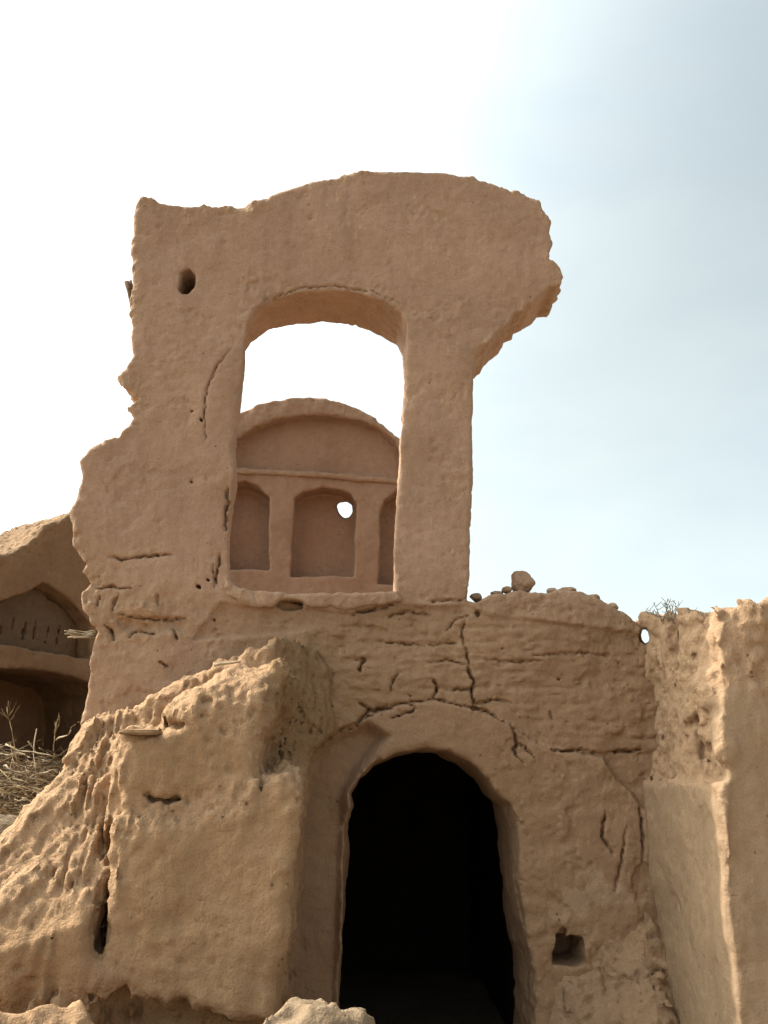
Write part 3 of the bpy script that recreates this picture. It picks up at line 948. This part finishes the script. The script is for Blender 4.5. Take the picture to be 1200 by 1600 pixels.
# slotted panel inside the pointed niche
pu_ = poly_left(NU)
g = Grid((pu_[:, 0].min(), 0.10, pu_[:, 1].min() - .02), (pu_[:, 0].max(), 0.27, pu_[:, 1].max() + .02), 0.011)
d = poly_sdf(pu_, g.X2, g.Z2) + 0.012
sl_ = []
for k in range(11):
    x = -48 + k * 17.5
    j = random.uniform(-7, 7); sl_.append((poly_left([(x + 4 + j * .4, 964 + 0.10 * x + j), (x - 2, 988 + 0.14 * x + j * .5)]), random.uniform(.006, .011)))
d_s = line_sdf(sl_, g.X2, g.Z2)
b = extr(g.e(d), np.maximum(0.155 - g.Y, g.Y - 0.245), 0.01)
b = np.maximum(b, -np.maximum(g.e(d_s), g.Y - 0.222)).astype(np.float32)
g.band(b, lambda p, i: 0.012 * fbm(p, 0.12, 3, 140) + 0.010 * billow(p, 0.07, 2, 141), 0.06)
earth('slotted_panel', g, b, M_GRILLE, lambda p: np.full(len(p), .4, np.float32), parent=lw, seed=143, loc=OL, rotz=rz)

# ================================================================== 6. ground
xs = np.concatenate([-np.geomspace(1500, 6.2, 26), np.arange(-6, 6.01, 0.06), np.geomspace(6.2, 1500, 26)])
ys = np.concatenate([-np.geomspace(1500, 3.2, 26), np.arange(-3, 12.01, 0.06), np.geomspace(12.2, 1500, 26)])
GXX, GYY = np.meshgrid(xs, ys, indexing='ij')
pp = np.stack([GXX.ravel(), GYY.ravel(), np.zeros(GXX.size)], 1)


def ground_z(p):
    near = np.exp(-(np.hypot(p[:, 0], p[:, 1] - 4) / 14) ** 2)
    z = near * (0.06 * fbm(p, 1.3, 3, 150) + 0.02 * billow(p, 0.22, 2, 153)) - 0.02
    ter = sstep(-1.15, -1.60, p[:, 0]) * sstep(4.45, 4.9, p[:, 1]) * sstep(9.5, 8.0, p[:, 1]) * sstep(-7.0, -5.0, p[:, 0])
    z = z + ter * (1.42 + 0.08 * noise(p, 0.5, 155))
    # loose earth sloping up against the foot of the buttress
    z = z + 0.45 * np.exp(-((p[:, 0] + 0.9) / 1.0) ** 2 - ((p[:, 1] - 3.8) / 0.6) ** 2)
    return z


V = pp.copy(); V[:, 2] = ground_z(pp)
nx_, ny_ = GXX.shape
ii = np.arange(nx_ * ny_).reshape(nx_, ny_)
Q = np.stack([ii[:-1, :-1], ii[1:, :-1], ii[1:, 1:], ii[:-1, 1:]], -1).reshape(-1, 4).astype(np.int32)
tag(link('ground', mesh_np('ground', V.astype(np.float32), Q, M_GROUND)), kind='structure')


# ================================================================== 7. stones, clods, wood, plants
def stone(name, c, r, mat, seed, cuts=7, h=None, rotz=0.0, lump=0.10):
    """broken clod: an ellipsoid cut by random planes and weathered"""
    rr = np.array(r)
    h = h or max(min(rr) / 11, 0.0045)
    R = rr.max() * 1.35
    gg = Grid((-R, -R, -R), (R, R, R), h)
    d = (np.sqrt((gg.X / rr[0]) ** 2 + (gg.Y / rr[1]) ** 2 + (gg.Z / rr[2]) ** 2) - 1) * rr.min()
    rs = np.random.default_rng(seed)
    for _ in range(cuts):
        n = rs.normal(size=3); n /= np.linalg.norm(n)
        o = np.linalg.norm(n * rr) * rs.uniform(0.62, 0.9)
        d = smax(d, gg.X * n[0] + gg.Y * n[1] + gg.Z * n[2] - o, 0.10 * rr.min())
    d = d.astype(np.float32)
    s = rr.min()
    gg.band(d, lambda p, i: lump * s * (fbm(p, s * 0.9, 2, seed) * 1.6 + billow(p, s * 0.4, 2, seed + 3)), s * 0.6)
    V, Q = surface_net(gg, d)
    me = mesh_np(name, V, Q, mat)
    a = me.attributes.new('wear', 'FLOAT', 'POINT')
    a.data.foreach_set('value', np.full(len(V), 0.5, np.float32))
    o = link(name, me)
    o.location = c
    o.rotation_euler = (0, 0, rotz)
    return o


def wpt(px, py, y):
    return tuple(float(v) for v in at(px, py, y))


tag(stone('mud_clod', wpt(815, 910, 4.95), (.082, .075, .062), M_TOWER, 301, 9), 'largest loose mud clod perched on the wall top right of the pillar', 'clod')
tag(stone('mud_clod', wpt(743, 934, 4.93), (.036, .04, .026), M_TOWER, 302), 'small clod on the wall top touching the foot of the window pillar', 'clod')
tag(stone('mud_clod', wpt(776, 930, 4.93), (.055, .05, .022), M_TOWER, 303), 'flat low clod between the pillar foot and the biggest clod', 'clod')
tag(stone('mud_clod', wpt(886, 924, 4.91), (.058, .06, .022), M_TOWER, 304), 'flat pale clod lying right of the biggest clod on the wall top', 'clod')
tag(stone('mud_clod', wpt(928, 936, 4.9), (.046, .055, .026), M_TOWER, 305), 'small clod halfway down the sloping wall top towards the weed', 'clod')
tag(stone('mud_clod', wpt(958, 948, 4.9), (.034, .04, .022), M_TOWER, 306), 'clod lowest on the sloping wall top, nearest the weed', 'clod')
tag(stone('mud_clod', wpt(862, 924, 4.9), (.030, .04, .020), M_TOWER, 307), 'tiny clod just right of the biggest clod on the wall top', 'clod')
tag(stone('mud_clod', wpt(792, 922, 4.9), (.030, .035, .022), M_TOWER, 308), 'tiny clod just left of the biggest clod on the wall top', 'clod')
for o in list(COL.objects):
    if o.name.startswith('mud_clod'):
        o['group'] = 'loose clods on the wall top'
# fallen chunk in front of the door and mound low at the left
c = wpt(495, 1700, 3.0)
tag(stone('fallen_block', (c[0] - .05, 3.05, 0.47), (.36, .30, .48), M_ROCK, 315, 14, 0.0115, 0.5, 0.10), 'big pale fallen lump of earth at the foot of the doorway', 'boulder')
c = wpt(30, 1640, 3.2)
tag(stone('earth_lump', (c[0] - .1, 3.30, 0.30), (.66, .42, .55), M_BUTT, 313, 9, 0.014, 0.1, 0.13), 'rounded sunlit lump of earth low at the left under the buttress', 'boulder')

# thin slab lying on the buttress shoulder
bm = bmesh.new()
bmesh.ops.create_cube(bm, size=1)
bmesh.ops.scale(bm, verts=bm.verts, vec=(.17, .15, .022))
bmesh.ops.bevel(bm, geom=bm.edges[:], offset=0.006, segments=2, affect='EDGES')
bmesh.ops.subdivide_edges(bm, edges=bm.edges[:], cuts=3, use_grid_fill=True)
P_ = np.array([v.co[:] for v in bm.verts], np.float32)
nn = fbm(P_, 0.05, 2, 320)
for v, k in zip(bm.verts, nn):
    v.co += v.co.normalized() * float(k) * 0.02
me = bpy.data.meshes.new('flat_slab'); bm.to_mesh(me); bm.free()
for f in me.polygons: f.use_smooth = True
me.materials.append(M_BUTT)
o = link('flat_slab', me); o.location = wpt(221, 1144, 4.05); o.rotation_euler = (math.radians(3), math.radians(1), .1)
tag(o, 'thin flat slab lying on the shoulder of the eroded buttress', 'slab')


def tube(bm, pts, r0, r1, seg=5, kink=0.0):
    pts = [Vector(p) for p in pts]
    prev = None
    n = len(pts)
    for k, p in enumerate(pts):
        t = (pts[min(k + 1, n - 1)] - pts[max(k - 1, 0)]).normalized()
        a = t.orthogonal().normalized(); c = t.cross(a)
        r = r0 + (r1 - r0) * k / (n - 1)
        ring = [bm.verts.new(p + (a * math.cos(j * 2 * math.pi / seg) + c * math.sin(j * 2 * math.pi / seg)) * r * (1 + random.uniform(-kink, kink))) for j in range(seg)]
        if prev:
            # match the closest start vertex so that the rings do not twist
            s = min(range(seg), key=lambda q: (ring[q].co - prev[0].co).length)
            ring = ring[s:] + ring[:s]
            for j in range(seg):
                try:
                    bm.faces.new((prev[j], prev[(j + 1) % seg], ring[(j + 1) % seg], ring[j]))
                except ValueError:
                    pass
        else:
            bm.faces.new(ring[::-1])
        prev = ring
    bm.faces.new(prev)


def bm_obj(name, bm, mat, parent=None):
    bmesh.ops.recalc_face_normals(bm, faces=bm.faces)
    me = bpy.data.meshes.new(name)
    bm.to_mesh(me); bm.free()
    for f in me.polygons: f.use_smooth = True
    me.materials.append(mat)
    return link(name, me, parent)


def wander(a, b, n, amp, sag=0.0):
    a, b = Vector(a), Vector(b)
    off = Vector((0, 0, 0)); out = []
    for k in range(n):
        t = k / (n - 1)
        off += Vector((random.uniform(-1, 1), random.uniform(-1, 1), random.uniform(-1, 1))) * amp
        out.append(a.lerp(b, t) + off * math.sin(math.pi * min(t + .15, 1)) + Vector((0, 0, sag * 4 * t * (1 - t))))
    return out


# splintered wood stub on the tower's left edge
bm = bmesh.new()
tube(bm, [wpt(211, 512, 4.92), wpt(206, 480, 4.90), wpt(202, 455, 4.88), wpt(198, 440, 4.87)], .009, .017, 6, .25)
tube(bm, [wpt(212, 474, 4.92), wpt(206, 452, 4.89), wpt(204, 438, 4.88)], .013, .008, 6, .25)
tag(bm_obj('wood_stub', bm, M_WOOD), 'splintered stub of old wood standing on the left edge of the facade', 'wood stub')
# reed bundle poking out lower down
bm = bmesh.new()
for k in range(16):
    a = Vector(wpt(150, 992 + random.uniform(-7, 6), 4.86 + random.uniform(-.03, .06)))
    b_ = Vector(wpt(100 + random.uniform(-2, 16), 990 + random.uniform(-6, 7), 4.80 + random.uniform(-.04, .10)))
    tube(bm, wander(a, b_, 5, .004), .006, .0035, 5)
tag(bm_obj('reed_bundle', bm, M_TWIG), 'bundle of broken reeds poking from the left edge of the facade', 'reeds')
# stick on the slope
bm = bmesh.new()
tube(bm, wander(wpt(334, 1040, 4.24), wpt(376, 1034, 4.26), 6, .003), .008, .004, 6)
tag(bm_obj('dry_stick', bm, M_BRANCH), 'short pale stick lying near the top of the eroded buttress', 'stick')


def gz(x, y):
    return float(ground_z(np.array([[x, y, 0.0]]))[0])


# brushwood on the terrace behind the buttress
brush = empty('brushwood_pile', (-2.0, 5.6, 1.45))
tag(brush, 'pile of dry twigs and brushwood behind the eroded buttress on the left', 'brush pile')
bm = bmesh.new()
for k in range(900):
    x, y = random.uniform(-2.9, -1.5), random.uniform(4.75, 6.6)
    hgt = 0.36 * math.exp(-((x + 2.1) / .6) ** 2) + 0.04
    z = gz(x, y) + random.uniform(0, hgt)
    a = random.gauss(0.2, 0.9)
    ln = random.uniform(.10, .55)
    d_ = Vector((math.cos(a), math.sin(a) * 0.8, random.gauss(-.02, .28))) * ln
    tube(bm, wander(Vector((x, y, z)) - d_ / 2, Vector((x, y, z)) + d_ / 2, 7, ln * .045), random.uniform(.0022, .005), .0012, 4)
o = bm_obj('twigs', bm, M_TWIG, brush); o.location = -brush.location
bm = bmesh.new()
for k in range(900):
    x, y = random.uniform(-2.9, -1.5), random.uniform(4.75, 6.4)
    z = gz(x, y) + random.uniform(0, 0.34 * math.exp(-((x + 2.1) / .6) ** 2) + 0.04)
    a = random.uniform(0, math.pi)
    ln = random.uniform(.05, .22)
    d_ = Vector((math.cos(a), math.sin(a), random.gauss(0, .5))) * ln
    tube(bm, wander(Vector((x, y, z)) - d_ / 2, Vector((x, y, z)) + d_ / 2, 4, ln * .06), random.uniform(.0015, .003), .001, 3)
o = bm_obj('straw', bm, M_STRAW, brush); o.location = -brush.location
for k, (p, q_) in enumerate([((0, 1178), (78, 1190)), ((5, 1198), (60, 1208)), ((-20, 1222), (75, 1236)), ((10, 1165), (84, 1182)), ((88, 1155), (118, 1132)), ((20, 1215), (90, 1202)), ((0, 1240), (50, 1252))]):
    bm = bmesh.new()
    y = 5.0 + 0.08 * k
    tube(bm, wander(wpt(*p, y), wpt(*q_, y - .15), 9, .016, .006), .0055, .0022, 6, .15)
    o = bm_obj('branch', bm, M_BRANCH, brush); o.location = -brush.location
# dry grass stalks standing out of it
gr = []
for (px, py, tx, ty, lab) in [(28, 1172, 10, 1104, 'tall straw-coloured dry stalk rising from the brushwood by the left edge'), (84, 1160, 88, 1128, 'short dry stalk beside the facade in front of the dark recess')]:
    bm = bmesh.new()
    y = 5.2
    tube(bm, wander(wpt(px, py + 25, y), wpt(tx, ty, y), 8, .008), .0035, .0012, 5)
    for k in range(7):
        t = random.uniform(.35, .95)
        a = Vector(wpt(px + (tx - px) * t, py + (ty - py) * t, y))
        tube(bm, wander(a, a + Vector((random.uniform(-.07, .07), random.uniform(-.05, .05), random.uniform(.02, .09))), 4, .006), .002, .0008, 4)
    tag(bm_obj('dry_stalk', bm, M_STRAW), lab, 'dry stalk')
# weed on the right-hand wall top
weed = empty('dry_weed', wpt(1046, 964, 4.45))
tag(weed, 'sparse dry weed growing on the wall top at the right', 'weed')
bs = Vector(wpt(1046, 970, 4.45))
for k in range(9):
    bm = bmesh.new()
    a = bs + Vector((random.uniform(-.04, .04), random.uniform(-.04, .04), 0))
    tip = bs + Vector((random.uniform(-.10, .07), random.uniform(-.08, .08), random.uniform(.05, .125)))
    pts = wander(a, tip, 6, .006)
    tube(bm, pts, .0028, .0012, 4)
    for j in range(5):
        p_ = pts[random.randint(2, 5)]
        tube(bm, wander(p_, p_ + Vector((random.uniform(-.03, .03), random.uniform(-.03, .03), random.uniform(.005, .035))), 3, .002), .002, .0014, 4)
    o = bm_obj('stem', bm, M_WEED, weed); o.location = -weed.location

# ================================================================== 8. light, sky, camera
AZ, EL = math.radians(17), math.radians(46)     # sun to the left, a little behind the facade's plane
sd = Vector((-math.cos(EL) * math.cos(AZ), math.cos(EL) * math.sin(AZ), math.sin(EL)))
L = bpy.data.lights.new('sun', 'SUN')
L.energy = 4.2
L.angle = math.radians(0.5)
L.color = (1.0, 0.92, 0.80)
lo = bpy.data.objects.new('sun', L); COL.objects.link(lo)
lo.rotation_euler = (-sd).to_track_quat('-Z', 'Y').to_euler()
lo.location = sd * 20

w = bpy.data.worlds.new('World'); scene.world = w
w.use_nodes = True
nt = w.node_tree
nt.nodes.clear()
out = nd(nt, 'ShaderNodeOutputWorld')
bg = nd(nt, 'ShaderNodeBackground')
sky = nd(nt, 'ShaderNodeTexSky')
sky.sky_type = 'NISHITA'
sky.sun_disc = False
sky.sun_elevation = EL
sky.sun_rotation = math.atan2(sd.x, sd.y)
sky.air_density = 1.0
sky.dust_density = 8.0
sky.ozone_density = 1.0
sky.altitude = 1000
# thin high cloud
tc = nd(nt, 'ShaderNodeTexCoord')
mp = nd(nt, 'ShaderNodeMapping')
mp.inputs['Scale'].default_value = (1.0, 1.0, 2.2)
nt.links.new(tc.outputs['Generated'], mp.inputs['Vector'])
n = nd(nt, 'ShaderNodeTexNoise')
n.inputs['Scale'].default_value = 2.2
n.inputs['Detail'].default_value = 5
n.inputs['Roughness'].default_value = 0.5
n.inputs['Distortion'].default_value = 0.2
nt.links.new(mp.outputs['Vector'], n.inputs['Vector'])
mr = nd(nt, 'ShaderNodeMapRange')
mr.inputs['From Min'].default_value = 0.30
mr.inputs['From Max'].default_value = 0.80
mr.inputs['To Min'].default_value = 0.55
mr.inputs['To Max'].default_value = 0.90
nt.links.new(n.outputs['Fac'], mr.inputs['Value'])
hs = nd(nt, 'ShaderNodeHueSaturation')
hs.inputs['Saturation'].default_value = 0.22
hs.inputs['Value'].default_value = 1.45
nt.links.new(sky.outputs['Color'], hs.inputs['Color'])
mx = nd(nt, 'ShaderNodeMix', data_type='RGBA')
nt.links.new(mr.outputs['Result'], mx.inputs['Factor'])
ia = [i for i in mx.inputs if i.type == 'RGBA']
nt.links.new(sky.outputs['Color'], ia[0])
nt.links.new(hs.outputs['Color'], ia[1])
# high haze lights up towards the sun
dt = nd(nt, 'ShaderNodeVectorMath', operation='DOT_PRODUCT')
nt.links.new(tc.outputs['Generated'], dt.inputs[0])
dt.inputs[1].default_value = sd
gl = nd(nt, 'ShaderNodeMapRange', interpolation_type='SMOOTHSTEP')
gl.inputs['From Min'].default_value = 0.24
gl.inputs['From Max'].default_value = 0.85
gl.inputs['To Min'].default_value = 1.0
gl.inputs['To Max'].default_value = 1.8
nt.links.new(dt.outputs['Value'], gl.inputs['Value'])
sc_ = nd(nt, 'ShaderNodeVectorMath', operation='SCALE')
nt.links.new([o for o in mx.outputs if o.type == 'RGBA'][0], sc_.inputs[0])
nt.links.new(gl.outputs['Result'], sc_.inputs['Scale'])
wb = nd(nt, 'ShaderNodeMix', data_type='RGBA', blend_type='MULTIPLY')
wb.inputs['Factor'].default_value = 1.0
iw = [i for i in wb.inputs if i.type == 'RGBA']
nt.links.new(sc_.outputs['Vector'], iw[0])
iw[1].default_value = (0.985, 1.035, 0.925, 1)
nt.links.new([o for o in wb.outputs if o.type == 'RGBA'][0], bg.inputs['Color'])
bg.inputs['Strength'].default_value = 0.15
nt.links.new(bg.outputs[0], out.inputs[0])

cam = bpy.data.cameras.new('camera')
cam.sensor_fit = 'VERTICAL'
cam.sensor_height = 24
cam.lens = F / 1600 * 24
cam.clip_end = 5000
co = bpy.data.objects.new('camera', cam); COL.objects.link(co)
co.location = EYE
co.rotation_euler = (math.pi / 2 + PITCH, 0, -YAW)
scene.camera = co

vs = scene.view_settings
vs.view_transform = 'Standard'
vs.look = 'None'
vs.exposure = 0.58
vs.gamma = 1.0
vs.use_curve_mapping = False
print('built in', round(time.time() - T0, 1))
